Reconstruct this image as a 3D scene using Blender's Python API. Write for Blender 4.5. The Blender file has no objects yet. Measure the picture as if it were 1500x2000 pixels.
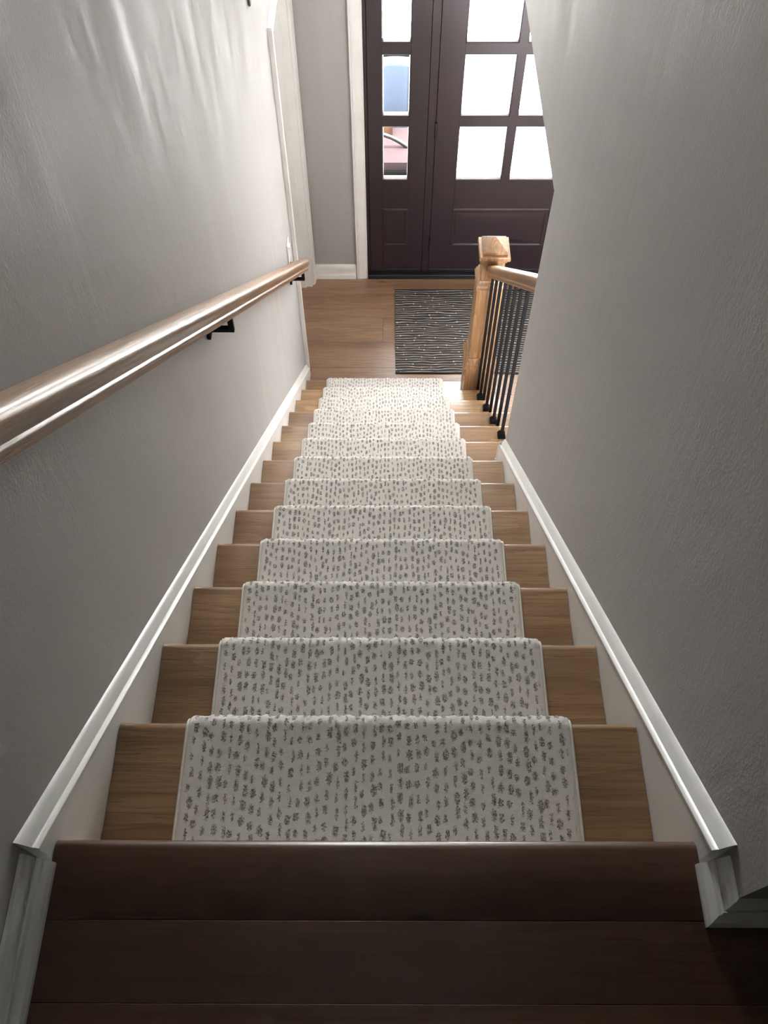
import bpy, bmesh, math, random
from mathutils import Matrix, Vector, noise

random.seed(7)
S = bpy.context.scene
COL = S.collection

# ------------------------------------------------------------------ camera
cam_d = bpy.data.cameras.new('camera')
cam_d.sensor_fit = 'VERTICAL'
cam_d.sensor_height = 24.0
cam_d.lens = 1708.86 / 2000.0 * 24.0
cam_d.clip_start = 0.02
cam = bpy.data.objects.new('camera', cam_d)
COL.objects.link(cam)
rt = Vector((1.0, 0.0031, -0.0018)).normalized()
fw = Vector((-0.0031, 0.5258, -0.8506)).normalized()
up = rt.cross(fw).normalized()
rt = fw.cross(up).normalized()
M = Matrix((rt, up, -fw)).transposed().to_4x4()
M.translation = (0.015, -0.2557, 4.0858)
cam.matrix_world = M
S.camera = cam

# ------------------------------------------------------------------ sky, sun, exposure
world = bpy.data.worlds.new('overcast_sky')
S.world = world
world.use_nodes = True
bg = world.node_tree.nodes['Background']
bg.inputs[0].default_value = (1.0, 0.975, 0.985, 1)
bg.inputs[1].default_value = 3.0

sun_d = bpy.data.lights.new('sun', 'SUN')
sun_d.energy = 3.5
sun_d.angle = math.radians(3)
sun_d.color = (1.0, 0.98, 0.95)
sun = bpy.data.objects.new('sun', sun_d)
COL.objects.link(sun)
sun.rotation_euler = Vector((-0.75, 0.06, -1.0)).to_track_quat('-Z', 'Y').to_euler()

pd = bpy.data.lights.new('door_portal', 'AREA')     # samples the sky through the door glass
pd.shape = 'RECTANGLE'; pd.size = 1.2; pd.size_y = 1.3
pd.cycles.is_portal = True
po = bpy.data.objects.new('door_portal', pd)
COL.objects.link(po)
po.location = (0.5, 4.22, 1.35)
po.rotation_euler = (math.radians(-90), 0, 0)

pd2 = bpy.data.lights.new('added_window_portal', 'AREA')  # samples the sky through the added window above the door
pd2.shape = 'RECTANGLE'; pd2.size = 0.46; pd2.size_y = 2.46
pd2.cycles.is_portal = True
po2 = bpy.data.objects.new('added_window_portal', pd2)
COL.objects.link(po2)
po2.location = (-0.17, 4.22, 3.47)
po2.rotation_euler = (math.radians(-90), 0, 0)

vs = S.view_settings
vs.view_transform = 'Standard'
vs.look = 'None'
vs.exposure = 4.08
vs.gamma = 1.0
vs.use_curve_mapping = False
S.cycles.use_denoising = True
S.cycles.max_bounces = 14
S.cycles.diffuse_bounces = 10
S.cycles.transparent_max_bounces = 12
S.cycles.sample_clamp_indirect = 8.0
S.cycles.caustics_reflective = False
S.cycles.caustics_refractive = False

# ------------------------------------------------------------------ measures (metres)
RISE, RUN, NR = 0.20, 0.234, 14
TOP = RISE * NR                     # upper floor level, 2.80
XI = 0.449                          # inner face of the skirts
XW = 0.469                          # wall face
XO = 0.589                          # outer face of the right wall
YE = 1.74                           # right wall ends here
YF = 4.09                           # inner face of the front wall
def nl(y): return TOP - y * RISE / RUN      # nosing line


# ------------------------------------------------------------------ materials
def new_mat(name):
    m = bpy.data.materials.new(name)
    m.use_nodes = True
    nt = m.node_tree
    return m, nt, nt.nodes['Principled BSDF']

def N(nt, typ, **kw):
    n = nt.nodes.new(typ)
    for k, v in kw.items():
        setattr(n, k, v)
    return n

def math_node(nt, op, a, b=None, c=None, clamp=False):
    n = nt.nodes.new('ShaderNodeMath'); n.operation = op; n.use_clamp = clamp
    for i, v in enumerate((a, b, c)):
        if v is None: continue
        if isinstance(v, (int, float)): n.inputs[i].default_value = v
        else: nt.links.new(v, n.inputs[i])
    return n.outputs[0]

def mix_col(nt, fac, a, b, blend='MIX'):
    n = nt.nodes.new('ShaderNodeMix'); n.data_type = 'RGBA'; n.blend_type = blend
    for sock, v in ((n.inputs[0], fac), (n.inputs[6], a), (n.inputs[7], b)):
        if isinstance(v, (int, float)): sock.default_value = v
        elif isinstance(v, tuple): sock.default_value = (*v, 1)
        else: nt.links.new(v, sock)
    return n.outputs[2]

def ramp(nt, fac, stops):
    n = nt.nodes.new('ShaderNodeValToRGB')
    nt.links.new(fac, n.inputs[0])
    e = n.color_ramp.elements
    while len(e) < len(stops): e.new(0.5)
    for el, (p, c) in zip(e, stops):
        el.position = p
        el.color = (*c, 1) if isinstance(c, tuple) else (c, c, c, 1)
    return n.outputs[0]

def mapping(nt, vec, scale, loc=(0, 0, 0)):
    n = nt.nodes.new('ShaderNodeMapping')
    nt.links.new(vec, n.inputs[0])
    n.inputs['Scale'].default_value = scale
    n.inputs['Location'].default_value = loc
    return n.outputs[0]

def noise_tex(nt, vec, scale, detail=3.0, rough=0.5, dist=0.0):
    n = nt.nodes.new('ShaderNodeTexNoise')
    nt.links.new(vec, n.inputs['Vector'])
    n.inputs['Scale'].default_value = scale
    n.inputs['Detail'].default_value = detail
    n.inputs['Roughness'].default_value = rough
    n.inputs['Distortion'].default_value = dist
    return n.outputs[0]

def add_bump(nt, bsdf, height, dist, strength=1.0, prev=None):
    b = nt.nodes.new('ShaderNodeBump')
    b.inputs['Strength'].default_value = strength
    b.inputs['Distance'].default_value = dist
    nt.links.new(height, b.inputs['Height'])
    if prev is not None: nt.links.new(prev, b.inputs['Normal'])
    nt.links.new(b.outputs[0], bsdf.inputs['Normal'])
    return b.outputs[0]

def plain(name, col, rough=0.5, metal=0.0, bump=0.0, bump_scale=200, spec=0.5):
    m, nt, b = new_mat(name)
    b.inputs['Base Color'].default_value = (*col, 1)
    b.inputs['Roughness'].default_value = rough
    b.inputs['Metallic'].default_value = metal
    b.inputs['Specular IOR Level'].default_value = spec
    tc = N(nt, 'ShaderNodeTexCoord')
    n = noise_tex(nt, tc.outputs['Object'], bump_scale, 2)
    # slight, shapeless unevenness of the colour itself
    n2 = noise_tex(nt, tc.outputs['Object'], 6, 3)
    c = ramp(nt, n2, [(0.3, tuple(x * 0.95 for x in col)), (0.7, tuple(min(1, x * 1.04) for x in col))])
    nt.links.new(c, b.inputs['Base Color'])
    if bump: add_bump(nt, b, n, bump)
    return m

def wood(name, dark, mid, light, axis, rough=0.38, coat=0.25, pores=0.5, knots=0.0, ring=1.0, bump=0.00025, vary=0.25):
    """axis = grain direction in object space"""
    m, nt, b = new_mat(name)
    tc = N(nt, 'ShaderNodeTexCoord'); oi = N(nt, 'ShaderNodeObjectInfo')
    off = nt.nodes.new('ShaderNodeVectorMath'); off.operation = 'SCALE'
    comb = N(nt, 'ShaderNodeCombineXYZ')
    for i, k in enumerate((37.0, 53.0, 91.0)):
        nt.links.new(math_node(nt, 'MULTIPLY', oi.outputs['Random'], k), comb.inputs[i])
    ad = nt.nodes.new('ShaderNodeVectorMath'); ad.operation = 'ADD'
    nt.links.new(tc.outputs['Object'], ad.inputs[0]); nt.links.new(comb.outputs[0], ad.inputs[1])
    P = ad.outputs[0]
    nt.nodes.remove(off)
    i = 'XYZ'.index(axis)
    def sc(along, across):
        s = [across] * 3; s[i] = along
        return tuple(s)
    # broad cathedral figure: contour lines of a stretched noise
    broad = noise_tex(nt, mapping(nt, P, sc(0.55, 5.0)), 1.0, 3, 0.5, 0.25)
    ringv = math_node(nt, 'FRACT', math_node(nt, 'MULTIPLY', broad, 16.0 * ring))
    ringv = math_node(nt, 'POWER', ringv, 1.6)
    fine = noise_tex(nt, mapping(nt, P, sc(4.0, 130.0)), 1.0, 4, 0.65)
    pore = noise_tex(nt, mapping(nt, P, sc(14.0, 420.0)), 1.0, 2, 0.6)
    tone = noise_tex(nt, mapping(nt, P, sc(0.9, 7.0)), 1.0, 4, 0.55)
    base = ramp(nt, tone, [(0.28, tuple(0.6 * d + 0.4 * q for d, q in zip(dark, mid))), (0.5, mid), (0.75, light)])
    c1 = mix_col(nt, math_node(nt, 'MULTIPLY', ringv, 0.42 * ring), base, dark)
    finem = ramp(nt, fine, [(0.36, 1.0), (0.52, 0.0)])
    c2 = mix_col(nt, math_node(nt, 'MULTIPLY', finem, 0.48), c1, dark)
    pm = ramp(nt, pore, [(0.30, 1.0), (0.42, 0.0)])
    c3 = mix_col(nt, math_node(nt, 'MULTIPLY', pm, pores), c2, tuple(d * 0.55 for d in dark))
    if knots > 0:
        v = nt.nodes.new('ShaderNodeTexVoronoi')
        ks = [7.0] * 3; ks[i] = 2.6
        nt.links.new(mapping(nt, P, tuple(ks)), v.inputs['Vector'])
        v.inputs['Scale'].default_value = 1.0
        kd = ramp(nt, math_node(nt, 'ADD', v.outputs['Distance'], math_node(nt, 'MULTIPLY', fine, 0.10)), [(0.10, 1.0), (0.17, 0.0)])
        c3 = mix_col(nt, math_node(nt, 'MULTIPLY', kd, knots), c3, tuple(d * 0.35 for d in dark))
    # each board has its own shade
    hs = nt.nodes.new('ShaderNodeHueSaturation')
    nt.links.new(c3, hs.inputs['Color'])
    nt.links.new(math_node(nt, 'ADD', math_node(nt, 'MULTIPLY', oi.outputs['Random'], vary), 1.0 - vary * 0.5), hs.inputs['Value'])
    nt.links.new(hs.outputs[0], b.inputs['Base Color'])
    b.inputs['Roughness'].default_value = rough
    b.inputs['Coat Weight'].default_value = coat
    b.inputs['Coat Roughness'].default_value = rough * 0.6
    hgt = math_node(nt, 'SUBTRACT', math_node(nt, 'MULTIPLY', fine, 0.5), math_node(nt, 'MULTIPLY', pm, 0.8))
    add_bump(nt, b, hgt, bump)
    return m

def wall_paint(name, col, rough=0.60):
    m, nt, b = new_mat(name)
    tc = N(nt, 'ShaderNodeTexCoord'); P = tc.outputs['Object']
    b.inputs['Base Color'].default_value = (*col, 1)
    b.inputs['Specular IOR Level'].default_value = 0.12
    # rubbed, streaky sheen: the gloss varies in long brush strokes
    st = noise_tex(nt, mapping(nt, P, (5.0, 5.0, 1.0)), 1.0, 5, 0.62, 0.8)
    st2 = noise_tex(nt, mapping(nt, P, (26.0, 26.0, 2.2)), 1.0, 3, 0.6, 0.3)
    s = math_node(nt, 'ADD', math_node(nt, 'MULTIPLY', st, 0.7), math_node(nt, 'MULTIPLY', st2, 0.3))
    r = ramp(nt, s, [(0.36, rough - 0.16), (0.50, rough), (0.62, rough + 0.12)])
    nt.links.new(r, b.inputs['Roughness'])
    # a few pale rubbed scuffs
    sc = noise_tex(nt, mapping(nt, P, (9.0, 9.0, 1.6), (4.3, 1.7, 2.9)), 1.0, 4, 0.7, 0.6)
    sm = ramp(nt, sc, [(0.685, 0.0), (0.73, 1.0)])
    c = mix_col(nt, math_node(nt, 'MULTIPLY', sm, 0.22), col, tuple(min(1, x * 1.45) for x in col))
    tone = ramp(nt, s, [(0.3, 0.94), (0.7, 1.05)])
    c = mix_col(nt, 1.0, c, tone, 'MULTIPLY')
    nt.links.new(c, b.inputs['Base Color'])
    orange = noise_tex(nt, P, 170, 3, 0.6)
    pv = add_bump(nt, b, orange, 0.0006)
    add_bump(nt, b, st, 0.006, 0.35, prev=pv)
    return m

def carpet_mat():
    m, nt, b = new_mat('cut_pile_carpet')
    uv = N(nt, 'ShaderNodeUVMap'); uv.uv_map = 'UVMap'
    P0 = uv.outputs[0]
    nz = nt.nodes.new('ShaderNodeTexNoise'); nt.links.new(P0, nz.inputs['Vector'])
    nz.inputs['Scale'].default_value = 330; nz.inputs['Detail'].default_value = 2
    sub = nt.nodes.new('ShaderNodeVectorMath'); sub.operation = 'SUBTRACT'
    nt.links.new(nz.outputs['Color'], sub.inputs[0]); sub.inputs[1].default_value = (0.5, 0.5, 0.5)
    scl = nt.nodes.new('ShaderNodeVectorMath'); scl.operation = 'SCALE'
    nt.links.new(sub.outputs[0], scl.inputs[0]); scl.inputs['Scale'].default_value = 0.012
    add = nt.nodes.new('ShaderNodeVectorMath'); add.operation = 'ADD'
    nt.links.new(P0, add.inputs[0]); nt.links.new(scl.outputs[0], add.inputs[1])
    sp = N(nt, 'ShaderNodeSeparateXYZ'); nt.links.new(add.outputs[0], sp.inputs[0])
    u = math_node(nt, 'DIVIDE', sp.outputs[0], 0.0152)
    colu = math_node(nt, 'FLOOR', u); fu = math_node(nt, 'FRACT', u)
    w1 = N(nt, 'ShaderNodeTexWhiteNoise', noise_dimensions='1D'); nt.links.new(colu, w1.inputs['W'])
    v = math_node(nt, 'ADD', math_node(nt, 'DIVIDE', sp.outputs[1], 0.0255), math_node(nt, 'MULTIPLY', w1.outputs[0], 9.0))
    row = math_node(nt, 'FLOOR', v); fv = math_node(nt, 'FRACT', v)
    cb = N(nt, 'ShaderNodeCombineXYZ'); nt.links.new(colu, cb.inputs[0]); nt.links.new(row, cb.inputs[1])
    w2 = N(nt, 'ShaderNodeTexWhiteNoise', noise_dimensions='2D'); nt.links.new(cb.outputs[0], w2.inputs['Vector'])
    h = N(nt, 'ShaderNodeSeparateColor'); nt.links.new(w2.outputs['Color'], h.inputs[0])
    a, bb, c = h.outputs
    dx = math_node(nt, 'ABSOLUTE', math_node(nt, 'SUBTRACT', fu, math_node(nt, 'ADD', 0.27, math_node(nt, 'MULTIPLY', a, 0.46))))
    dy = math_node(nt, 'ABSOLUTE', math_node(nt, 'SUBTRACT', fv, math_node(nt, 'ADD', 0.42, math_node(nt, 'MULTIPLY', bb, 0.16))))
    sx = math_node(nt, 'ADD', 0.12, math_node(nt, 'MULTIPLY', c, 0.20))
    sy = math_node(nt, 'ADD', 0.24, math_node(nt, 'MULTIPLY', a, 0.18))
    ex = math_node(nt, 'DIVIDE', dx, sx); ey = math_node(nt, 'DIVIDE', dy, sy)
    d = math_node(nt, 'MAXIMUM', ex, ey)
    d = math_node(nt, 'ADD', math_node(nt, 'MULTIPLY', d, 0.6), math_node(nt, 'MULTIPLY', math_node(nt, 'ADD', ex, ey), 0.26))
    mark = ramp(nt, d, [(0.78, 1.0), (0.98, 0.0)])
    # threads: fine upright bars inside each mark with gaps
    bars = math_node(nt, 'FRACT', math_node(nt, 'DIVIDE', sp.outputs[0], 0.0037))
    barm = ramp(nt, bars, [(0.0, 0.35), (0.2, 1.0), (0.68, 1.0), (0.85, 0.30)])
    gap = noise_tex(nt, P0, 240, 2)
    gapm = ramp(nt, gap, [(0.38, 0.35), (0.52, 1.0)])
    mark = math_node(nt, 'MULTIPLY', math_node(nt, 'MULTIPLY', mark, barm), gapm)
    # plain band along both bound edges
    su = N(nt, 'ShaderNodeSeparateXYZ'); nt.links.new(P0, su.inputs[0])
    ed = math_node(nt, 'ABSOLUTE', math_node(nt, 'SUBTRACT', su.outputs[0], 0.0022))
    em = ramp(nt, math_node(nt, 'DIVIDE', ed, 0.33), [(0.965, 1.0), (0.975, 0.0)])
    mark = math_node(nt, 'MULTIPLY', mark, em)
    pile = noise_tex(nt, P0, 900, 2, 0.7)
    base = ramp(nt, pile, [(0.3, (0.62, 0.585, 0.535)), (0.7, (0.80, 0.765, 0.715))])
    colr = mix_col(nt, math_node(nt, 'MULTIPLY', mark, 0.92), base, (0.125, 0.105, 0.088))
    nt.links.new(colr, b.inputs['Base Color'])
    b.inputs['Roughness'].default_value = 0.95
    b.inputs['Specular IOR Level'].default_value = 0.1
    b.inputs['Sheen Weight'].default_value = 0.25
    b.inputs['Sheen Roughness'].default_value = 0.5
    hgt = math_node(nt, 'SUBTRACT', math_node(nt, 'MULTIPLY', pile, 0.8), math_node(nt, 'MULTIPLY', mark, 0.8))
    add_bump(nt, b, hgt, 0.0022)
    return m

def rug_mat():
    m, nt, b = new_mat('striped_flat_weave')
    tc = N(nt, 'ShaderNodeTexCoord'); P = tc.outputs['Object']
    sp = N(nt, 'ShaderNodeSeparateXYZ'); nt.links.new(P, sp.inputs[0])
    wob = noise_tex(nt, mapping(nt, P, (4.5, 9.0, 0.0)), 1.0, 2)
    wob2 = noise_tex(nt, mapping(nt, P, (11.0, 34.0, 0.0), (3, 7, 0)), 1.0, 2)
    y = math_node(nt, 'ADD', sp.outputs[1], math_node(nt, 'MULTIPLY', wob, 0.035))
    y = math_node(nt, 'ADD', y, math_node(nt, 'MULTIPLY', wob2, 0.012))
    yy = math_node(nt, 'DIVIDE', y, 0.0195)
    f = math_node(nt, 'ABSOLUTE', math_node(nt, 'SUBTRACT', math_node(nt, 'FRACT', yy), 0.5))
    row = math_node(nt, 'FLOOR', yy)
    line = ramp(nt, f, [(0.065, 1.0), (0.13, 0.0)])
    brk = noise_tex(nt, mapping(nt, P, (7.0, 60.0, 0.0), (9, 1, 0)), 1.0, 2)
    line = math_node(nt, 'MULTIPLY', line, ramp(nt, brk, [(0.30, 0.25), (0.55, 0.9)]))
    # knots threaded on the lines
    w = N(nt, 'ShaderNodeTexWhiteNoise', noise_dimensions='1D'); nt.links.new(row, w.inputs['W'])
    xx = math_node(nt, 'ADD', math_node(nt, 'DIVIDE', sp.outputs[0], 0.14), math_node(nt, 'MULTIPLY', w.outputs[0], 11.0))
    cb = N(nt, 'ShaderNodeCombineXYZ'); nt.links.new(math_node(nt, 'FLOOR', xx), cb.inputs[0]); nt.links.new(row, cb.inputs[1])
    w2 = N(nt, 'ShaderNodeTexWhiteNoise', noise_dimensions='2D'); nt.links.new(cb.outputs[0], w2.inputs['Vector'])
    h = N(nt, 'ShaderNodeSeparateColor'); nt.links.new(w2.outputs['Color'], h.inputs[0])
    ddx = math_node(nt, 'MULTIPLY', math_node(nt, 'SUBTRACT', math_node(nt, 'FRACT', xx), math_node(nt, 'ADD', 0.2, math_node(nt, 'MULTIPLY', h.outputs[0], 0.6))), 0.14)
    ddy = math_node(nt, 'MULTIPLY', f, 0.0182)
    rad = math_node(nt, 'SQRT', math_node(nt, 'ADD', math_node(nt, 'POWER', ddx, 2.0), math_node(nt, 'POWER', math_node(nt, 'MULTIPLY', ddy, 1.2), 2.0)))
    dot = ramp(nt, math_node(nt, 'DIVIDE', rad, 0.01), [(0.40, 1.0), (0.58, 0.0)])
    dot = math_node(nt, 'MULTIPLY', dot, math_node(nt, 'GREATER_THAN', h.outputs[1], 0.45))
    mk = math_node(nt, 'MAXIMUM', line, dot)
    weave = noise_tex(nt, P, 420, 2)
    base = ramp(nt, weave, [(0.3, (0.022, 0.020, 0.020)), (0.7, (0.050, 0.046, 0.046))])
    c = mix_col(nt, mk, base, (0.62, 0.56, 0.47))
    nt.links.new(c, b.inputs['Base Color'])
    b.inputs['Roughness'].default_value = 0.85
    add_bump(nt, b, math_node(nt, 'ADD', weave, mk), 0.0012)
    return m

def glass_mat():
    m = bpy.data.materials.new('clear_glass'); m.use_nodes = True
    nt = m.node_tree; nt.nodes.clear()
    o = N(nt, 'ShaderNodeOutputMaterial'); mx = N(nt, 'ShaderNodeMixShader')
    t = N(nt, 'ShaderNodeBsdfTransparent'); g = N(nt, 'ShaderNodeBsdfGlossy')
    g.inputs['Roughness'].default_value = 0.02
    t.inputs[0].default_value = (0.95, 0.97, 0.96, 1)
    f = N(nt, 'ShaderNodeFresnel'); f.inputs[0].default_value = 1.45
    nt.links.new(math_node(nt, 'MULTIPLY', f.outputs[0], 0.7), mx.inputs[0])
    nt.links.new(t.outputs[0], mx.inputs[1]); nt.links.new(g.outputs[0], mx.inputs[2])
    nt.links.new(mx.outputs[0], o.inputs[0])
    return m

M_WALL = wall_paint('warm_grey_wall_paint', (0.40, 0.385, 0.372))
M_FRONTWALL = wall_paint('grey_entry_wall_paint', (0.36, 0.35, 0.345), 0.5)
M_CEIL = plain('ceiling_white', (0.75, 0.75, 0.74), 0.9)
M_TRIM = plain('white_trim_enamel', (0.70, 0.70, 0.675), 0.32, bump=0.0002, bump_scale=60)
M_TREAD = wood('oak_tread', (0.115, 0.055, 0.022), (0.29, 0.165, 0.076), (0.39, 0.235, 0.118), 'X', 0.30, 0.5, 0.6, 0.9, 1.0)
M_LAND = wood('oak_landing', (0.045, 0.019, 0.009), (0.088, 0.039, 0.020), (0.122, 0.059, 0.032), 'X', 0.36, 0.25, 0.4, 0.0, 0.5, vary=0.35, bump=0.00008)  # reddish stain, darkened further to stand in for the landing's shade
M_PLANK = wood('oak_floor_plank', (0.14, 0.074, 0.042), (0.31, 0.185, 0.110), (0.40, 0.255, 0.160), 'X', 0.36, 0.3, 0.5, 0.9, 0.6, vary=0.18)
M_RAIL = wood('oak_rail', (0.13, 0.062, 0.028), (0.27, 0.150, 0.075), (0.36, 0.215, 0.115), 'Y', 0.36, 0.12, 0.75, 0.0, 0.6, bump=0.00022)
M_NEWEL = wood('oak_newel', (0.15, 0.070, 0.028), (0.36, 0.205, 0.100), (0.45, 0.275, 0.145), 'Z', 0.34, 0.3, 0.5, 0.0, 1.3)
M_BLACK = plain('matt_black_iron', (0.005, 0.005, 0.0055), 0.7, spec=0.12)
M_DOOR = plain('dark_maroon_door_paint', (0.022, 0.013, 0.0165), 0.38, bump=0.0002, bump_scale=120)
M_SEAL = plain('black_threshold', (0.010, 0.011, 0.016), 0.4)
M_GLASS = glass_mat()
M_CARPET = carpet_mat()
M_BIND = plain('cream_edge_binding', (0.66, 0.63, 0.57), 0.9, bump=0.001, bump_scale=500)
M_RUG = rug_mat()
M_PLASTIC = plain('white_plastic', (0.85, 0.85, 0.83), 0.3)
M_GREYMETAL = plain('grey_metal', (0.12, 0.115, 0.11), 0.45, 0.4)
M_CONCRETE = plain('pale_concrete', (0.70, 0.695, 0.68), 0.9, bump=0.002, bump_scale=40)
M_BLUE = plain('navy_canvas', (0.024, 0.031, 0.046), 0.85, spec=0.02, bump=0.001, bump_scale=300)
M_MAUVE = plain('dark_plum_canvas', (0.027, 0.0185, 0.020), 0.85, spec=0.02, bump=0.001, bump_scale=300)
M_TAN = plain('brown_canvas', (0.030, 0.016, 0.009), 0.85, spec=0.02, bump=0.001, bump_scale=300)
M_WICKER = plain('dark_wicker', (0.004, 0.004, 0.004), 0.75, spec=0.02, bump=0.001, bump_scale=300)
M_ARM = plain('black_enamel_tube', (0.004, 0.004, 0.004), 0.45)


# ------------------------------------------------------------------ mesh helpers
def bm_new(): return bmesh.new()

def add_box(bm, x0, x1, y0, y1, z0, z1, bev=0.0, seg=2):
    r = bmesh.ops.create_cube(bm, size=1.0)
    vs_ = r['verts']
    for v in vs_:
        v.co = Vector(((x0 + x1) / 2 + v.co.x * (x1 - x0), (y0 + y1) / 2 + v.co.y * (y1 - y0), (z0 + z1) / 2 + v.co.z * (z1 - z0)))
    if bev > 0:
        es = list({e for v in vs_ for e in v.link_edges})
        bmesh.ops.bevel(bm, geom=es, offset=bev, segments=seg, affect='EDGES', profile=0.5)

def add_prism(bm, pts, axis, a0, a1):
    """closed 2-D outline pushed along an axis; pts are (p, q) in the other two axes, in order"""
    i = 'XYZ'.index(axis); o = [k for k in range(3) if k != i]
    def mk(p, a):
        c = [0, 0, 0]; c[i] = a; c[o[0]] = p[0]; c[o[1]] = p[1]
        return bm.verts.new(c)
    A = [mk(p, a0) for p in pts]; B = [mk(p, a1) for p in pts]
    n = len(pts)
    fs = [bm.faces.new(A), bm.faces.new(B[::-1])]
    for k in range(n):
        fs.append(bm.faces.new((A[k], B[k], B[(k + 1) % n], A[(k + 1) % n])))
    bmesh.ops.recalc_face_normals(bm, faces=fs)

def add_loops(bm, loops, cap0=True, cap1=True):
    """rings of equal vertex count joined one after another"""
    R = [[bm.verts.new(p) for p in l] for l in loops]
    fs = []
    n = len(R[0])
    for a, b in zip(R, R[1:]):
        for k in range(n):
            fs.append(bm.faces.new((a[k], a[(k + 1) % n], b[(k + 1) % n], b[k])))
    if cap0: fs.append(bm.faces.new(R[0][::-1]))
    if cap1: fs.append(bm.faces.new(R[-1]))
    bmesh.ops.recalc_face_normals(bm, faces=fs)

def rect_xz(x0, x1, z0, z1, y): return [(x0, y, z0), (x1, y, z0), (x1, y, z1), (x0, y, z1)]
def rect_xy(cx, cy, h, z, h2=None):
    g = h if h2 is None else h2
    return [(cx - h, cy - g, z), (cx + h, cy - g, z), (cx + h, cy + g, z), (cx - h, cy + g, z)]

def add_tube(bm, pts, r, n=10, cap=True):
    rings = []
    for k, p in enumerate(pts):
        p = Vector(p)
        t = (Vector(pts[min(k + 1, len(pts) - 1)]) - Vector(pts[max(k - 1, 0)])).normalized()
        ref = Vector((0, 0, 1)) if abs(t.z) < 0.9 else Vector((1, 0, 0))
        a = t.cross(ref).normalized(); b = t.cross(a)
        rings.append([tuple(p + a * (r * math.cos(2 * math.pi * j / n)) + b * (r * math.sin(2 * math.pi * j / n))) for j in range(n)])
    add_loops(bm, rings, cap, cap)

def obj(name, bm, mat, parent=None, smooth=False, angle=40):
    me = bpy.data.meshes.new(name)
    bm.to_mesh(me); bm.free()
    if isinstance(mat, (list, tuple)):
        for q in mat: me.materials.append(q)
    else: me.materials.append(mat)
    if smooth:
        me.shade_smooth()
        try: me.set_sharp_from_angle(angle=math.radians(angle))
        except Exception: pass
    o = bpy.data.objects.new(name, me)
    COL.objects.link(o)
    if parent is not None: attach(o, parent)
    return o

def world_loc(o):
    p = Vector(o.location)
    while o.parent is not None:
        o = o.parent; p += Vector(o.location)
    return p

def attach(o, parent, local=False):
    """child keeps its world-space shape: its location is counted from the parent's"""
    o.parent = parent
    if not local: o.location = Vector(o.location) - world_loc(parent)

def thing(name, label, cat, loc=(0, 0, 0), group=None):
    o = bpy.data.objects.new(name, None)
    COL.objects.link(o)
    o.empty_display_size = 0.1
    o.location = loc
    o['label'] = label; o['category'] = cat
    if group: o['group'] = group
    return o

def tag(o, label, cat, group=None):
    o['label'] = label; o['category'] = cat
    if group: o['group'] = group
    return o

def struct(name, bm, mat, parent=None, smooth=False):
    o = obj(name, bm, mat, parent, smooth)
    if parent is None: o['kind'] = 'structure'
    return o

def struct_empty(name, loc):       # an Empty that parents the pieces of a door or window
    o = bpy.data.objects.new(name, None); COL.objects.link(o)
    o.location = loc; o['kind'] = 'structure'
    return o


# ================================================================== STRUCTURE
# left wall: one slab with the doorway of the closet cut out of it
DY0, DY1, DH = 3.30, 4.015, 2.06
bm = bm_new()
add_prism(bm, [(-3.0, -0.1), (DY0, -0.1), (DY0, DH), (DY1, DH), (DY1, -0.1), (YF + 0.12, -0.1), (YF + 0.12, 5.3), (-3.0, 5.3)], 'X', -0.589, -XW)
struct('wall_left', bm, M_WALL)
# right wall beside the stairs: full height, then a header above the open balustrade
bm = bm_new()
add_prism(bm, [(-0.085, -0.1), (YE, -0.1), (YE, 2.52), (YF, 2.52), (YF, 5.3), (-0.085, 5.3)], 'X', XW, XO)
struct('wall_right', bm, M_WALL)
# wall of the upper hall turning off to the right
bm = bm_new(); add_box(bm, XO, 3.5, -0.085, 0.035, TOP, 5.3); struct('wall_landing', bm, M_WALL)
# front wall with the opening of the door unit
OX0, OX1, OZ = -0.112, 1.62, 2.10
bm = bm_new()
UX0, UX1, UZ0, UZ1 = -0.40, 0.06, 2.24, 4.70          # tall unseen window over the door, added to brighten the stairs
for x0, x1, z0, z1 in ((-XW, OX0, -0.1, UZ0), (OX1, 3.62, -0.1, UZ0), (OX0, OX1, OZ, UZ0), (-XW, UX0, UZ0, UZ1), (UX1, 3.62, UZ0, UZ1), (-XW, 3.62, UZ1, 5.3)):
    add_box(bm, x0, x1, YF, YF + 0.12, z0, z1)
bmesh.ops.remove_doubles(bm, verts=bm.verts, dist=1e-5)
struct('wall_front', bm, M_FRONTWALL)
w1 = struct_empty('added_window', ((UX0 + UX1) / 2, YF, UZ0))
bm = bm_new()
for a, b_ in ((UX0, UX0 + 0.04), (UX1 - 0.04, UX1)):
    add_box(bm, a, b_, YF + 0.03, YF + 0.09, UZ0, UZ1)
ZM = (UZ0 + UZ1) / 2
for z in (UZ0, ZM - 0.02, UZ1 - 0.04): add_box(bm, UX0 + 0.04, UX1 - 0.04, YF + 0.03, YF + 0.09, z, z + 0.04)
obj('added_window_frame', bm, M_TRIM, w1)
for z0, z1 in ((UZ0 + 0.04, ZM - 0.02), (ZM + 0.02, UZ1 - 0.04)):
    bm = bm_new(); add_box(bm, UX0 + 0.04, UX1 - 0.04, YF + 0.055, YF + 0.061, z0, z1)
    obj('glass_pane', bm, M_GLASS, w1)
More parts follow.
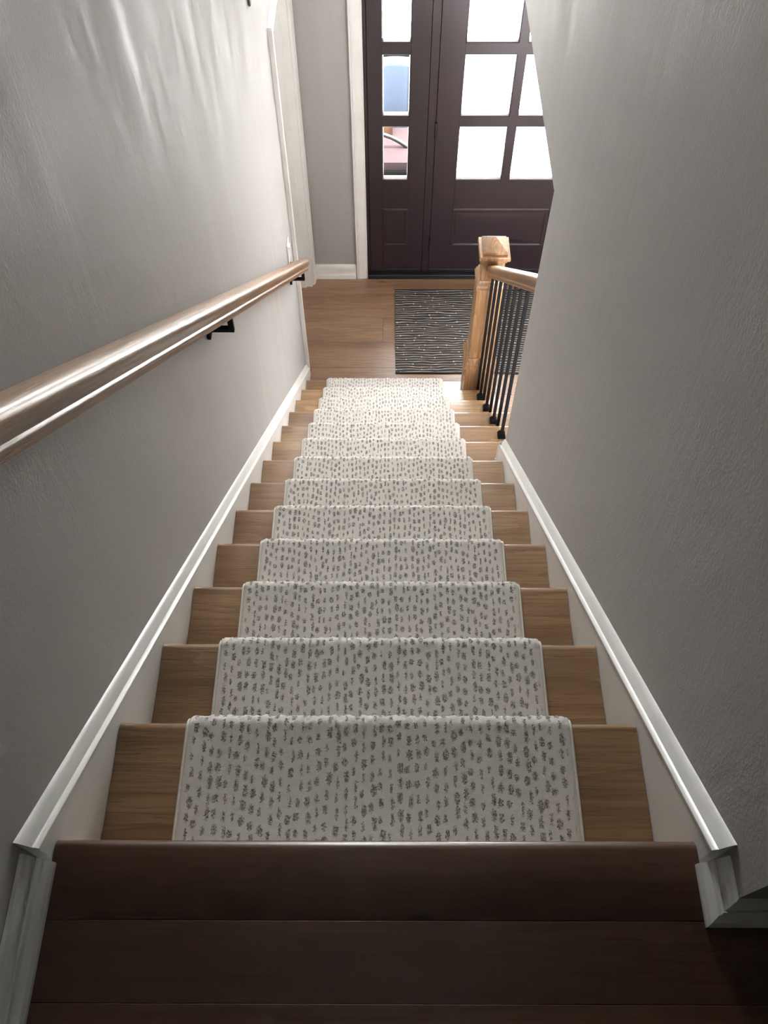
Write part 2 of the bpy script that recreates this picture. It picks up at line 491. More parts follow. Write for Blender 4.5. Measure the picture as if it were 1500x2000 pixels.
# the rest of the house
bm = bm_new(); add_box(bm, 3.5, 3.62, -3.0, YF, -0.1, 5.3); struct('wall_far_right', bm, M_WALL)
bm = bm_new(); add_box(bm, -0.589, 3.62, -3.12, -3.0, -0.1, 5.3); struct('wall_back', bm, M_WALL)
bm = bm_new(); add_box(bm, -0.589, 3.62, -3.12, YF + 0.12, 5.3, 5.42); struct('ceiling', bm, M_CEIL)
bm = bm_new(); add_box(bm, XO, 3.5, 0.035, YF, 2.52, TOP); struct('ceiling_right', bm, M_CEIL)
bm = bm_new(); add_box(bm, -1.35, -1.25, 3.1, 4.25, -0.1, 2.3); struct('wall_closet', bm, M_WALL)

# lower floor: slab and single planks
sub = bm_new(); add_box(sub, -1.25, 3.5, -0.0, YF + 0.121, -0.14, -0.0185)
floor_lo = struct('floor', sub, M_SEAL)
pmesh = {}
def plank(x0, x1, y0, y1, zt, parent, mat, th=0.018, bev=0.0012, name='plank'):
    key = (round(x1 - x0, 3), round(y1 - y0, 3), mat.name)
    if key not in pmesh:
        b_ = bm_new(); hx, hy = (x1 - x0) / 2 - 0.0004, (y1 - y0) / 2 - 0.0004
        add_box(b_, -hx, hx, -hy, hy, -th, 0, bev, 1)
        me = bpy.data.meshes.new(name); b_.to_mesh(me); b_.free(); me.materials.append(mat)
        pmesh[key] = me
    o = bpy.data.objects.new(name, pmesh[key]); COL.objects.link(o)
    o.location = ((x0 + x1) / 2, (y0 + y1) / 2, zt)
    attach(o, parent)
    return o
rows = [(3.936, YF, (-0.56, 1.05, 2.4, 3.45)), (3.726, 3.936, (-0.56, 0.55, 1.9, 3.45)), (3.517, 3.726, (-0.56, -0.011, 1.5, 3.45)),
        (3.306, 3.517, (-0.56, 1.2, 2.6, 3.45)), (3.096, 3.306, (-0.45, 0.76, 2.1, 3.45)), (2.886, 3.096, (0.60, 1.15, 2.5, 3.45)),
        (2.676, 2.886, (0.60, 0.86, 2.0, 3.45)), (2.466, 2.676, (0.60, 1.35, 3.45)), (2.256, 2.466, (0.60, 0.95, 2.2, 3.45)),
        (2.046, 2.256, (0.60, 1.6, 3.45)), (1.836, 2.046, (0.60, 1.1, 2.6, 3.45))]
for y0, y1, xs in rows:
    for a, b_ in zip(xs, xs[1:]):
        plank(a, b_, y0, y1, 0.0, floor_lo, M_PLANK)

# upper landing: slab, nosing board, narrow planks
sub = bm_new(); add_box(sub, -XW, 3.5, -3.0, -0.08, TOP - 0.28, TOP - 0.0185)
floor_up = struct('floor_upper', sub, M_SEAL)
bm = bm_new()
prof = [(-0.1045, TOP - 0.018), (-0.1045, TOP - 0.001), (-0.1035, TOP)]
for k in range(9):
    a = math.pi / 2 - math.pi * k / 8
    prof.append((-0.0145 + 0.0145 * math.cos(a), TOP - 0.0145 + 0.0145 * math.sin(a)))
prof += [(-0.022, TOP - 0.029), (-0.022, TOP - 0.018)]
add_prism(bm, prof, 'X', -XI + 0.0005, XI - 0.0005)
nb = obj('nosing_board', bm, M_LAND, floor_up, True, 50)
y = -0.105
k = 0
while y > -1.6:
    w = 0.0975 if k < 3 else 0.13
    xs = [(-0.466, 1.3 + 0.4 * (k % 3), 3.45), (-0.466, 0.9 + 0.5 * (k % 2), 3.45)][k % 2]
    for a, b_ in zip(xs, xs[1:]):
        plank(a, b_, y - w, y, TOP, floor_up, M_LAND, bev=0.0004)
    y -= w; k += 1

# skirts along both walls, with a moulded cap
def skirt(name, side, y0, y1):
    s = -1 if side == 'L' else 1
    b_ = bm_new()
    xa, xb = sorted((s * XI, s * (XW - 0.0005)))
    def band(o): return nl(y0) + o, nl(y1) + o
    t0, t1 = band(0.030); l0, l1 = band(-0.30)
    yb = y1
    pts = [(y0, l0), (yb, max(l1, 0.0) if side == 'L' else l1), (yb, t1), (y0, t0)]
    if side == 'L':
        pts = [(y0, l0), (3.12, 0.0), (yb, 0.0), (yb, t1), (y0, t0)]
    add_prism(b_, pts, 'X', xa, xb)
    o = struct(name, b_, M_TRIM)
    # cap: small bead, hollow, sloping top
    prof = [(0.0195, 0.030), (0.0000, 0.030), (-0.0020, 0.034), (-0.0020, 0.040), (0.0010, 0.044), (0.0055, 0.046), (0.0075, 0.052), (0.0110, 0.062), (0.0165, 0.074), (0.0195, 0.076)]
    c = bm_new()
    L0 = [(s * (XI + p), y0, nl(y0) + q) for p, q in prof]
    L1 = [(s * (XI + p), y1, nl(y1) + q) for p, q in prof]
    add_loops(c, [L0, L1])
    cp = obj('cap_moulding', c, M_TRIM, o, True, 35)
    return o
skirt('trim_1', 'L', -0.026, 3.238)
skirt('trim_2', 'R', -0.026, YE)
# base that wraps the free end of the right wall
bm = bm_new()
z0 = RISE * 6
add_prism(bm, [(YE, z0), (YE + 0.034, z0), (YE + 0.034, z0 + 0.012), (YE + 0.030, z0 + 0.020), (YE + 0.018, z0 + 0.026), (YE + 0.018, z0 + 0.118), (YE + 0.015, z0 + 0.128),
               (YE + 0.010, z0 + 0.150), (YE + 0.003, z0 + 0.172), (YE, z0 + 0.176)], 'X', XI - 0.001, 0.60)
struct('trim_3', bm, M_TRIM)

# landing baseboards (ogee top, mid ridge, thick foot)
BB = [(0.0, 0.0), (0.027, 0.0), (0.027, 0.008), (0.024, 0.018), (0.0185, 0.024), (0.0155, 0.026), (0.0155, 0.038), (0.0135, 0.042), (0.0115, 0.038), (0.0100, 0.040), (0.0085, 0.052), (0.0060, 0.058), (0.0045, 0.066), (0.0, 0.068)]
bm = bm_new()
add_loops(bm, [[(-XW + 0.0005 + p, -0.0335, TOP + q) for p, q in BB], [(-XW + 0.0005 + p, -2.99, TOP + q) for p, q in BB]])
struct('baseboard_left', bm, M_TRIM)
bm = bm_new()
add_loops(bm, [[(XW - 0.0005 - p, -0.0335, TOP + q) for p, q in BB], [(XW - 0.0005 - p, -0.0855 - p, TOP + q) for p, q in BB], [(3.49, -0.0855 - p, TOP + q) for p, q in BB]])
struct('baseboard_right', bm, M_TRIM)

# baseboard of the grey entry wall
bm = bm_new()
add_prism(bm, [(YF - 0.0005, 0.0), (YF - 0.022, 0.0), (YF - 0.022, 0.018), (YF - 0.019, 0.032), (YF - 0.014, 0.036), (YF - 0.014, 0.082), (YF - 0.012, 0.096), (YF - 0.006, 0.108), (YF - 0.0005, 0.110)], 'X', -0.4485, -0.186)
struct('baseboard_front', bm, M_TRIM)

# casing profile helper: (distance from the opening edge, how far it stands out)
CAS = [(0.000, 0.0), (0.000, 0.011), (0.004, 0.013), (0.010, 0.012), (0.014, 0.015), (0.040, 0.017), (0.046, 0.020), (0.056, 0.020), (0.060, 0.017), (0.063, 0.020), (0.070, 0.019), (0.070, 0.0)]
# casing of the entry door, mitred at the head
bm = bm_new()
y = YF - 0.0005
add_loops(bm, [[(OX0 - d, y - t, 0.0) for d, t in CAS], [(OX0 - d, y - t, OZ + d) for d, t in CAS],
               [(OX1 + d, y - t, OZ + d) for d, t in CAS], [(OX1 + d, y - t, 0.0) for d, t in CAS]])
struct('trim_4', bm, M_TRIM, smooth=False)
# casing of the doorway in the left wall
bm = bm_new()
x = -XW + 0.0005
def cas(f):     # near leg, head, far leg
    return [[(x + t, DY0 - d * f, 0.0) for d, t in CAS], [(x + t, DY0 - d * f, DH + d * f) for d, t in CAS],
            [(x + t, DY1 + d * f, DH + d * f) for d, t in CAS], [(x + t, DY1 + d * f, 0.0) for d, t in CAS]]
add_loops(bm, cas(0.9))
struct('trim_5', bm, M_TRIM)
# jamb lining with door stop, and the closed white door in it
d2 = struct_empty('door_2', (-0.53, (DY0 + DY1) / 2, 0))
bm = bm_new()
for (ya, yb) in ((DY0 + 0.0005, DY0 + 0.016), (DY1 - 0.016, DY1 - 0.0005)):
    add_box(bm, -0.588, -XW, ya, yb, 0.0, DH - 0.001)
add_box(bm, -0.588, -XW, DY0 + 0.016, DY1 - 0.016, DH - 0.017, DH - 0.001)
obj('door_jamb', bm, M_TRIM, d2)
bm = bm_new()
add_box(bm, -0.545, -0.508, DY0 + 0.0165, DY0 + 0.026, 0.0, DH - 0.018)
add_box(bm, -0.545, -0.508, DY1 - 0.026, DY1 - 0.0165, 0.0, DH - 0.018)
add_box(bm, -0.545, -0.508, DY0 + 0.0265, DY1 - 0.0265, DH - 0.028, DH - 0.018)
obj('door_stop', bm, M_TRIM, d2)
bm = bm_new()
add_box(bm, -0.582, -0.547, DY0 + 0.019, DY1 - 0.019, 0.008, DH - 0.020)
for z0, z1 in ((0.22, 0.92), (1.08, 1.88)):
    loops = []
    for q, xx in ((0.0, -0.5469), (0.010, -0.5469), (0.016, -0.543), (0.026, -0.543), (0.050, -0.540)):
        a, b_, c, d = DY0 + 0.14 + q, DY1 - 0.14 - q, z0 + q, z1 - q
        loops.append([(xx, a, c), (xx, b_, c), (xx, b_, d), (xx, a, d)])
    add_loops(bm, loops[2:], True, True)
obj('door_slab', bm, M_TRIM, d2)


# ================================================================== ENTRY DOOR
DYF = 4.100                                   # inner face of the door leaves
d1 = struct_empty('door_1', (0.5, DYF, 0))
bm = bm_new()                                 # frame: jambs, mullions, head
for a, b_ in ((OX0 + 0.0005, -0.094), (0.238, 0.282), (1.126, 1.170), (1.504, OX1 - 0.0005)):
    add_box(bm, a, b_, DYF + 0.0012, DYF + 0.085, 0.0, OZ - 0.0005, 0.002, 1)
for a, b_ in ((-0.094, 0.238), (0.282, 1.126), (1.170, 1.504)):
    add_box(bm, a, b_, DYF + 0.0012, DYF + 0.085, 2.052, OZ - 0.0005, 0.002, 1)
for a, b_ in ((-0.094, -0.080), (0.224, 0.238), (0.282, 0.296), (1.112, 1.126), (1.170, 1.184), (1.490, 1.504)):   # stops behind the leaves
    add_box(bm, a, b_, DYF + 0.0455, DYF + 0.085, 0.0, 2.052)
for a, b_ in ((-0.080, 0.224), (0.296, 1.112), (1.184, 1.490)):
    add_box(bm, a, b_, DYF + 0.0455, DYF + 0.085, 2.036, 2.052)
obj('door_frame', bm, M_DOOR, d1)
bm = bm_new(); add_box(bm, OX0 + 0.001, OX1 - 0.001, DYF - 0.034, DYF + 0.100, 0.0005, 0.0355, 0.003, 1)
obj('threshold', bm, M_SEAL, d1)

ROWS = [(0.742, 1.091), (1.152, 1.502), (1.562, 1.912)]
def leaf(name, x0, x1, cols, panel):
    b_ = bm_new()
    zb, zt = 0.036, 2.048
    ya, yb = DYF, DYF + 0.045
    xs0, xs1 = cols[0][0], cols[-1][1]
    add_box(b_, x0, xs0, ya, yb, zb, zt, 0.0015, 1)
    add_box(b_, xs1, x1, ya, yb, zb, zt, 0.0015, 1)
    add_box(b_, xs0, xs1, ya, yb, zb, ROWS[0][0])
    add_box(b_, xs0, xs1, ya, yb, ROWS[-1][1], zt)
    for (r0, r1), (s0, s1) in zip(ROWS, ROWS[1:]):
        add_box(b_, xs0, xs1, ya, yb, r1, s0)
    for (c0, c1), (e0, e1) in zip(cols, cols[1:]):
        for r0, r1 in ROWS: add_box(b_, c1, e0, ya, yb, r0, r1)
    lf = obj(name, b_, M_DOOR, d1)
    for c0, c1 in cols:
        for r0, r1 in ROWS:
            g = bm_new(); add_box(g, c0 - 0.0, c1 + 0.0, DYF + 0.018, DYF + 0.026, r0, r1)
            obj('glass_pane', g, M_GLASS, lf)
            # glazing bead: sloping frame round the pane
            q = bm_new()
            e = 0.0003
            add_loops(q, [rect_xz(c0 + e, c1 - e, r0 + e, r1 - e, DYF + 0.0005), rect_xz(c0 + 0.004, c1 - 0.004, r0 + 0.004, r1 - 0.004, DYF + 0.004),
                          rect_xz(c0 + 0.007, c1 - 0.007, r0 + 0.007, r1 - 0.007, DYF + 0.0165), rect_xz(c0 + e, c1 - e, r0 + e, r1 - e, DYF + 0.0165)], False, False)
            obj('glazing_bead', q, M_DOOR, lf)
    a, b2, c, d = panel
    q = bm_new()
    add_loops(q, [rect_xz(a, b2, c, d, DYF - 0.0002), rect_xz(a + 0.006, b2 - 0.006, c + 0.006, d - 0.006, DYF - 0.0035), rect_xz(a + 0.016, b2 - 0.016, c + 0.016, d - 0.016, DYF - 0.004),
                  rect_xz(a + 0.026, b2 - 0.026, c + 0.026, d - 0.026, DYF - 0.001), rect_xz(a + 0.032, b2 - 0.032, c + 0.032, d - 0.032, DYF - 0.001),
                  rect_xz(a + 0.060, b2 - 0.060, c + 0.060, d - 0.060, DYF - 0.0025)], False, True)
    obj('raised_panel', q, M_DOOR, lf)
    s_ = bm_new(); add_box(s_, x0 + 0.002, x1 - 0.002, DYF - 0.005, DYF - 0.0005, 0.040, 0.062, 0.002, 1)
    obj('bottom_sweep', s_, M_SEAL, lf)
    return lf
leaf('sidelight_panel', -0.0925, 0.2365, [(-0.013, 0.136)], (-0.014, 0.146, 0.246, 0.540))
main = leaf('door_slab', 0.2838, 1.1242, [(0.413, 0.684), (0.727, 0.998)], (0.411, 1.000, 0.246, 0.540))
leaf('sidelight_panel', 1.1715, 1.5025, [(1.272, 1.421)], (1.272, 1.424, 0.246, 0.540))
for z in (0.26, 1.07, 1.86):
    q = bm_new(); add_tube(q, [(0.284, DYF - 0.007, z - 0.05), (0.284, DYF - 0.007, z + 0.05)], 0.0065, 10)
    obj('hinge', q, M_SEAL, main, True)


# ================================================================== STAIRCASE
st = thing('staircase', 'oak staircase of thirteen treads running down between the grey walls', 'staircase', (0, 0, 0))
BULL = []
for k in range(9):
    a = math.pi / 2 - math.pi * k / 8
    BULL.append((math.cos(a), math.sin(a)))
TH = 0.028
tmesh = {}
for n in range(1, 14):
    zt = TOP - n * RISE
    yf = n * RUN
    depth = RUN + 0.024 if n < 13 else RUN + 0.024
    x1 = XI - 0.0015 if n < 8 else 0.598
    for_key = 'closed' if n < 8 else ('end' if n == 8 else 'open')
    if for_key not in tmesh:
        r = TH / 2
        def prof(back): return [(-back, -TH), (-back, 0.0)] + [(-r + r * c, -r + r * s_) for c, s_ in BULL]
        b_ = bm_new()
        if for_key == 'end':          # notched round the end of the wall
            add_prism(b_, prof(depth), 'X', -XI + 0.0015, XI - 0.0015)
            add_prism(b_, prof(yf - YE - 0.0005), 'X', XI - 0.0015, 0.598)
        else:
            add_prism(b_, prof(depth), 'X', -XI + 0.0015, x1)
        me = bpy.data.meshes.new('tread'); b_.to_mesh(me); b_.free(); me.materials.append(M_TREAD)
        me.shade_smooth()
        try: me.set_sharp_from_angle(angle=math.radians(45))
        except Exception: pass
        tmesh[for_key] = me
    o = bpy.data.objects.new('tread', tmesh[for_key]); COL.objects.link(o)
    o.location = (0, yf, zt)
    attach(o, st)
rmesh = {}
for n in range(0, 14):
    x1 = XI - 0.0015 if n < 8 else 0.572
    kz = RISE - TH if n < 13 else RISE - TH
    key = n >= 8
    if key not in rmesh:
        b_ = bm_new(); add_box(b_, -XI + 0.0015, x1, -0.018, 0.0, -RISE + 0.0005, -TH - 0.0005)
        me = bpy.data.meshes.new('riser'); b_.to_mesh(me); b_.free(); me.materials.append(M_TREAD)
        rmesh[key] = me
    o = bpy.data.objects.new('riser', rmesh[key]); COL.objects.link(o)
    o.location = (0, n * RUN - 0.025, TOP - n * RISE)
    attach(o, st)
# white outer stringer on the open side
bm = bm_new()
pts = [(YE + 0.001, 0.0)]
pts.append((13 * RUN - 0.026, 0.0))
for n in range(13, 7, -1):
    pts.append((n * RUN - 0.026, TOP - n * RISE - TH - 0.001))
    pts.append(((n - 1) * RUN - 0.026 if n > 8 else YE + 0.001, TOP - n * RISE - TH - 0.001))
cl = []
for p in pts:
    if not cl or (abs(p[0] - cl[-1][0]) + abs(p[1] - cl[-1][1])) > 1e-5: cl.append(p)
add_prism(bm, cl, 'X', 0.573, 0.588)
obj('stringer', bm, M_TRIM, st)

# ------------------------------------------------------------------ runner
C0, C1, CT = -0.3270, 0.3310, 0.0125
def runner_path():
    """(y, z, ny, nz, s) stations on the wood surface with outward normal"""
    P = []
    def line(a, b_, nrm, step):
        d = math.hypot(b_[0] - a[0], b_[1] - a[1]); m = max(1, int(d / step))
        for k in range(m): P.append((a[0] + (b_[0] - a[0]) * k / m, a[1] + (b_[1] - a[1]) * k / m, nrm[0], nrm[1]))
    r = TH / 2
    for n in range(0, 13):
        yr = n * RUN - 0.025; zt = TOP - n * RISE
        zn = zt - RISE; yn = (n + 1) * RUN
        line((yr, zt - TH - 0.002), (yr, zn + CT + 0.004), (1, 0), 0.008)
        # soft inner corner
        for k in range(4):
            a = math.pi / 2 * k / 3
            cy, cz = yr + CT + 0.004, zn + CT + 0.004
            P.append((cy - (CT + 0.004) * math.cos(a), cz - (CT + 0.004) * math.sin(a), math.cos(a), math.sin(a)))
        line((yr + CT + 0.006, zn), (yn - r, zn), (0, 1), 0.0045)
        m = 14
        for k in range(m + 1):
            a = math.pi / 2 - math.pi * 0.92 * k / m
            P.append((yn - r + r * math.cos(a), zn - r + r * math.sin(a), math.cos(a), math.sin(a)))
    n = 13
    yr = n * RUN - 0.025; zt = TOP - n * RISE
    line((yr, zt - TH - 0.002), (yr, 0.004), (1, 0), 0.008)
    P.append((yr, 0.004, 1, 0))
    return P
path = runner_path()
NX = 180
verts, faces, uvs = [], [], []
xs = []
for k in range(NX + 1):
    xs.append(C0 + (C1 - C0) * k / NX)
s = 0.0
prev = None
ss = []
for (y, z, ny, nz) in path:
    oy, oz = y + ny * CT, z + nz * CT
    if prev: s += math.hypot(oy - prev[0], oz - prev[1])
    prev = (oy, oz); ss.append(s)
W_ = NX + 3                                    # two side columns down to the wood
for (y, z, ny, nz), sv in zip(path, ss):
    curv = 1.0 if 0.05 < ny < 0.999 and abs(nz) < 0.999 else 0.0
    for k in range(-1, NX + 2):
        kk = min(max(k, 0), NX)
        xx = xs[kk]
        t = CT
        e = min(xx - C0, C1 - xx)
        if k in (-1, NX + 1):
            t = 0.0008
        else:
            if e < 0.012: t -= 0.0045 * (1 - e / 0.012) ** 2
            # tufts: small everywhere, coarser where the pile opens over the nosing
            t += 0.0011 * noise.noise((xx * 170, sv * 170, 3.0))
            if curv or nz > 0.98 and False:
                t += 0.0042 * noise.noise((xx * 110, sv * 150, 9.0)) + 0.0022 * noise.noise((xx * 230, sv * 260, 1.0)) + 0.0010
        verts.append((xx, y + ny * t, z + nz * t))
        uvs.append((xx if 0 <= k <= NX else xx, sv))
for i in range(len(path) - 1):
    for k in range(W_ - 1):
        a = i * W_ + k
        faces.append((a, a + W_, a + W_ + 1, a + 1))
# underside between the two side columns keeps the runner a closed strip
for i in range(len(path) - 1):
    a = i * W_; b_ = a + W_ - 1
    faces.append((a, b_, b_ + W_, a + W_))
me = bpy.data.meshes.new('stair_runner')
me.from_pydata(verts, [], faces)
uvl = me.uv_layers.new(name='UVMap')
li = [0] * len(me.loops)
me.loops.foreach_get('vertex_index', li)
flat = []
for q in li: flat += uvs[q]
uvl.data.foreach_set('uv', flat)
me.materials.append(M_CARPET)
me.shade_smooth()
run = bpy.data.objects.new('stair_runner', me); COL.objects.link(run)
tag(run, 'cream carpet runner flecked with dark brown dashes, laid down the middle of the stairs', 'stair runner')
for xc in (C0 - 0.0012, C1 + 0.0012):          # bound edges
    b_ = bm_new()
    pts = [(xc, y + ny * 0.0055, z + nz * 0.0055) for (y, z, ny, nz) in path[::2]]
    add_tube(b_, pts, 0.0035, 6)
    obj('edge_binding', b_, M_BIND, run, True)

# ================================================================== LEFT HANDRAIL
RP = [(0.0, 0.0570), (0.010, 0.0567), (0.0185, 0.0550), (0.0245, 0.0515), (0.0278, 0.0465), (0.0285, 0.0410), (0.0278, 0.0360), (0.0250, 0.0300), (0.0225, 0.0240), (0.0215, 0.0190),
      (0.0225, 0.0172), (0.0242, 0.0150), (0.0246, 0.0125), (0.0236, 0.0098), (0.0215, 0.0085), (0.0215, 0.0)]
def rail_outline(): return [(x_, z_) for x_, z_ in RP] + [(-x_, z_) for x_, z_ in RP[::-1] if x_ > 0]
def make_rail(name, p0, p1, parent, mat):
    """p0, p1: points on the middle of the underside"""
    p0, p1 = Vector(p0), Vector(p1); L = (p1 - p0).length
    b_ = bm_new(); out = rail_outline()
    n = 2
    add_loops(b_, [[(x_, L * k / n, z_) for x_, z_ in out] for k in range(n + 1)])
    o = obj(name, b_, mat, None, True, 32)
    dv = p1 - p0
    o.rotation_euler = (math.atan2(dv.z, dv.y), 0, 0)
    o.location = p0
    attach(o, parent)
    return o
XR = -0.4015
def rail_bot(y): return nl(y) + 0.768 + 0.020 * (y - 0.27)
hr = thing('handrail', 'long varnished oak handrail on black brackets along the left wall', 'handrail', (XR, 1.5, rail_bot(1.5)))
ra, rb = -0.12, 3.075
make_rail('rail', (XR, ra, rail_bot(ra)), (XR, rb, rail_bot(rb)), hr, M_RAIL)
# return to the wall at the lower end
b_ = bm_new()
zb = rail_bot(rb)
out = [(rb - 0.040 + x_ * 0.9, zb + 0.024 + z_ * 0.95) for x_, z_ in rail_outline()]
add_loops(b_, [[(-XW + 0.0008, p, q) for p, q in out], [(XR - 0.010, p, q) for p, q in out]])
obj('rail_return', b_, M_RAIL, hr, True, 32)
for yb in (1.395, 3.020):
    zr = rail_bot(yb)
    br = bm_new()
    za = zr - 0.050
    add_box(br, XR - 0.007, XR + 0.007, yb - 0.007, yb + 0.007, za - 0.007, zr - 0.001, 0.001, 1)
    add_box(br, -XW + 0.0105, XR - 0.0068, yb - 0.007, yb + 0.007, za - 0.007, za + 0.007, 0.001, 1)
    bo = obj('bracket', br, M_BLACK, hr)
    q = bm_new(); add_box(q, -XW + 0.0006, -XW + 0.011, yb - 0.020, yb + 0.020, za - 0.022, za + 0.009, 0.0015, 1)
    obj('wall_plate', q, M_BLACK, bo)
    q = bm_new()
    sl = -0.835
    add_loops(q, [[(XR - 0.012, yb + dy, zr + sl * dy - 0.0042 + dz) for dy, dz in ((-0.03, 0), (0.03, 0), (0.03, 0.0038), (-0.03, 0.0038))],
                  [(XR + 0.012, yb + dy, zr + sl * dy - 0.0042 + dz) for dy, dz in ((-0.03, 0), (0.03, 0), (0.03, 0.0038), (-0.03, 0.0038))]])
    obj('saddle_plate', q, M_BLACK, bo)

# ================================================================== NEWEL POST
NX_, NY_ = 0.518, 2.958
nz0 = RISE + 0.0005
nw = thing('newel_post', 'square oak newel post with pyramid cap at the foot of the stairs', 'newel post', (NX_, NY_, nz0))
def sq(name, levels, bev=0.0):
    b_ = bm_new(); add_loops(b_, [rect_xy(NX_, NY_, h, z) for h, z in levels])
    return obj(name, b_, M_NEWEL, nw)
sq('base_block', [(0.0765, nz0), (0.0775, nz0 + 0.002), (0.0775, 0.482)])
sq('base_moulding', [(0.0850, 0.4825), (0.0875, 0.486), (0.0875, 0.496), (0.0840, 0.502), (0.0820, 0.512), (0.0745, 0.528), (0.0725, 0.540), (0.0690, 0.552)])
sq('shaft', [(0.0665, 0.5525), (0.0665, 1.036)])
sq('upper_moulding', [(0.0690, 1.0365), (0.0715, 1.040), (0.0715, 1.052), (0.0690, 1.056), (0.0660, 1.068), (0.0590, 1.080), (0.0560, 1.092)])
sq('neck', [(0.0530, 1.0925), (0.0530, 1.203)])
sq('cap_plate', [(0.0560, 1.2035), (0.0600, 1.210), (0.0610, 1.217), (0.0690, 1.223), (0.0725, 1.228), (0.0725, 1.242), (0.0700, 1.249)])
sq('pyramid_cap', [(0.0560, 1.2495), (0.0575, 1.251), (0.0575, 1.263), (0.0555, 1.267), (0.0008, 1.312)])

# ================================================================== BALUSTRADE
XB = 0.516
bs = thing('balustrade', 'oak rail on eight black iron balusters at the right of the lower steps', 'balustrade', (XB, 2.3, RISE * 4))
def rbot(y): return nl(y) + 0.797 - 0.020 * (y - 2.85) - 0.0
y0_, y1_ = YE + 0.004, NY_ - 0.0540
make_rail('rail', (XB, y0_, rbot(y0_)), (XB, y1_ - 0.035, rbot(y1_ - 0.035)), bs, M_RAIL)
b_shaft = {}
for (n, k) in ((13, 1), (12, 0), (12, 1), (11, 0), (11, 1), (10, 0), (10, 1), (9, 0)):
    yb = n * RUN - 0.062 - 0.117 * k
    z0 = TOP - n * RISE
    zt = rbot(yb) - 0.006
    q = bm_new(); add_box(q, XB - 0.0065, XB + 0.0065, yb - 0.0065, yb + 0.0065, z0 + 0.001, zt, 0.0008, 1)
    ba = obj('baluster', q, M_BLACK, bs)
    q = bm_new()
    add_loops(q, [rect_xy(XB, yb, h, z0 + z) for h, z in ((0.0165, 0.0005), (0.0165, 0.012), (0.0150, 0.016), (0.0120, 0.024), (0.0100, 0.030))])
    obj('shoe', q, M_BLACK, ba)

# ================================================================== ENTRY RUG
b_ = bm_new(); add_box(b_, -0.50, 0.50, -0.353, 0.353, 0.0, 0.009, 0.003, 2)
rug = obj('entry_rug', b_, M_RUG)
rug.location = (0.567, 3.613, 0.0006)
tag(rug, 'charcoal entry rug with thin wavy cream lines and knots before the front door', 'rug')
for a in ((-0.501, 0.501, -0.3545, -0.346), (-0.501, 0.501, 0.346, 0.3545)):
    b_ = bm_new(); add_box(b_, a[0], a[1], a[2], a[3], 0.0, 0.0105, 0.002, 1)
    hb = obj('hem', b_, M_SEAL, None); hb.location = rug.location; attach(hb, rug)

# ================================================================== WALL FITTINGS
sw = thing('light_switch', 'white light switch plate on the left wall beside the doorway casing', 'light switch', (-XW, 3.065, 1.12))
b_ = bm_new(); add_box(b_, -XW + 0.0005, -XW + 0.0065, 3.030, 3.100, 1.075, 1.190, 0.002, 2)
obj('plate', b_, M_PLASTIC, sw)
b_ = bm_new(); add_loops(b_, [[(-XW + 0.0067, 3.050, 1.100), (-XW + 0.0067, 3.080, 1.100), (-XW + 0.0067, 3.080, 1.166), (-XW + 0.0067, 3.050, 1.166)],
                              [(-XW + 0.0085, 3.051, 1.101), (-XW + 0.0085, 3.079, 1.101), (-XW + 0.0135, 3.079, 1.165), (-XW + 0.0135, 3.051, 1.165)]])
obj('rocker', b_, M_PLASTIC, sw)

hk = thing('wall_hook', 'small grey metal fitting high on the left wall, above the doorway casing', 'wall hook', (-XW, 2.90, 2.42))
b_ = bm_new(); add_box(b_, -XW + 0.0005, -XW + 0.010, 2.83, 2.93, 2.425, 2.56, 0.004, 2)
obj('back_plate', b_, M_GREYMETAL, hk)
b_ = bm_new()
add_tube(b_, [(-XW + 0.010, 2.88, 2.50), (-XW + 0.026, 2.88, 2.49), (-XW + 0.034, 2.89, 2.465), (-XW + 0.030, 2.905, 2.445)], 0.007, 8)
obj('prong', b_, M_GREYMETAL, hk, True)

# ================================================================== OUTSIDE
b_ = bm_new(); add_box(b_, -12, 14, YF + 0.121, 30, -0.30, -0.12)
struct('ground', b_, M_CONCRETE)

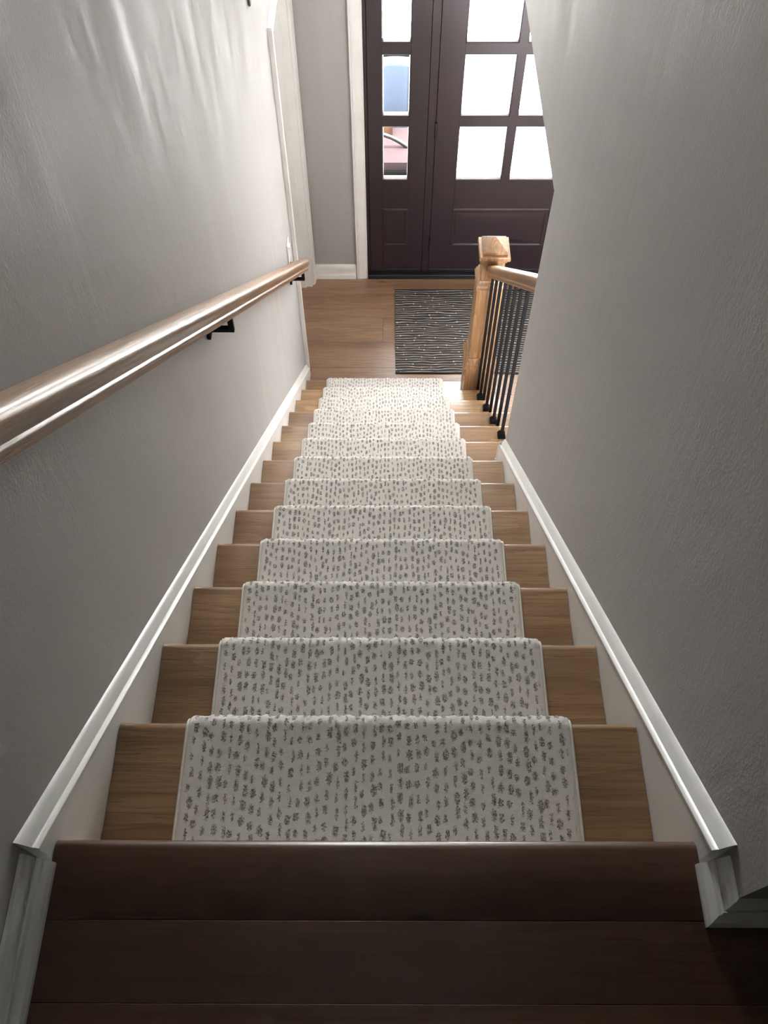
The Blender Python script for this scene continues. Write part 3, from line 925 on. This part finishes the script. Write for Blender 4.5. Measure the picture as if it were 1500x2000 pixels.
pc = thing('patio_chair', 'dark wicker patio chair with curved arms outside the sidelight glass', 'patio chair', (-0.05, 5.0, -0.12))
b_ = bm_new(); add_box(b_, -0.36, 0.34, 4.72, 5.30, 0.29, 0.335, 0.012, 2)
obj('seat', b_, M_WICKER, pc)
b_ = bm_new()
xx = -0.36
while xx < 0.34:                               # open-weave apron below the seat front
    add_box(b_, xx, xx + 0.036, 4.712, 4.724, 0.262, 0.300, 0.003, 1); xx += 0.056
add_box(b_, -0.36, 0.34, 4.712, 4.724, 0.232, 0.262, 0.003, 1)
obj('apron', b_, M_WICKER, pc)
for lx in (-0.34, 0.32):
    for ly in (4.75, 5.27):
        b_ = bm_new(); add_tube(b_, [(lx, ly, -0.1195), (lx, ly, 0.289)], 0.018, 8); obj('leg', b_, M_WICKER, pc, True)
b_ = bm_new()
add_loops(b_, [[(-0.36, 5.30, 0.336), (0.34, 5.30, 0.336), (0.34, 5.34, 0.336), (-0.36, 5.34, 0.336)], [(-0.34, 5.40, 0.80), (0.32, 5.40, 0.80), (0.32, 5.44, 0.80), (-0.34, 5.44, 0.80)]])
obj('backrest', b_, M_WICKER, pc)
arc = []
for k in range(17):
    t = k / 16
    arc.append((-0.33 + 0.53 * t, 4.86 + 0.02 * t, 0.455 + 0.075 * math.sin(math.pi * (0.25 + 0.75 * t)) - 0.10 * t ** 4))
b_ = bm_new(); add_tube(b_, arc, 0.014, 10); obj('arm', b_, M_ARM, pc, True)

def cushion(name, label, mat, x0, x1, y0, y1, z0, z1, puff, tilt=0.0):
    b2 = bm_new(); n = 10
    def bulge(a): return (1 - abs(2 * a - 1) ** 3)
    for side in (0, 1):
        G = [[None] * (n + 1) for _ in range(n + 1)]
        for i in range(n + 1):
            for j in range(n + 1):
                u_, v_ = i / n, j / n
                h = puff * bulge(u_) * bulge(v_)
                zz = (z1 + h) if side else (z0 - h * 0.1)
                G[i][j] = b2.verts.new((x0 + (x1 - x0) * u_, y0 + (y1 - y0) * v_ + tilt * ((zz - z0)), zz))
        for i in range(n):
            for j in range(n):
                f_ = (G[i][j], G[i + 1][j], G[i + 1][j + 1], G[i][j + 1])
                b2.faces.new(f_ if side else f_[::-1])
        if side == 0: low = G
        else:
            ed = lambda g: [g[i][0] for i in range(n)] + [g[n][j] for j in range(n)] + [g[i][n] for i in range(n, 0, -1)] + [g[0][j] for j in range(n, 0, -1)]
            A, B = ed(low), ed(G)
            for k in range(len(A)):
                b2.faces.new((A[k], A[(k + 1) % len(A)], B[(k + 1) % len(A)], B[k]))
    o = obj(name, b2, mat, None, True, 60)
    tag(o, label, 'cushion')
    return o
cushion('seat_cushion', 'mauve seat cushion on the patio chair outside', M_MAUVE, -0.35, 0.33, 4.73, 5.10, 0.3365, 0.395, 0.012)
cushion('back_cushion', 'blue back cushion leaning on the patio chair outside', M_BLUE, -0.02, 0.16, 5.16, 5.27, 0.337, 0.74, 0.02, 0.22)
cushion('throw_pillow', 'tan throw pillow at the left of the mauve patio seat', M_TAN, -0.30, 0.05, 5.00, 5.10, 0.410, 0.47, 0.02, 0.3)
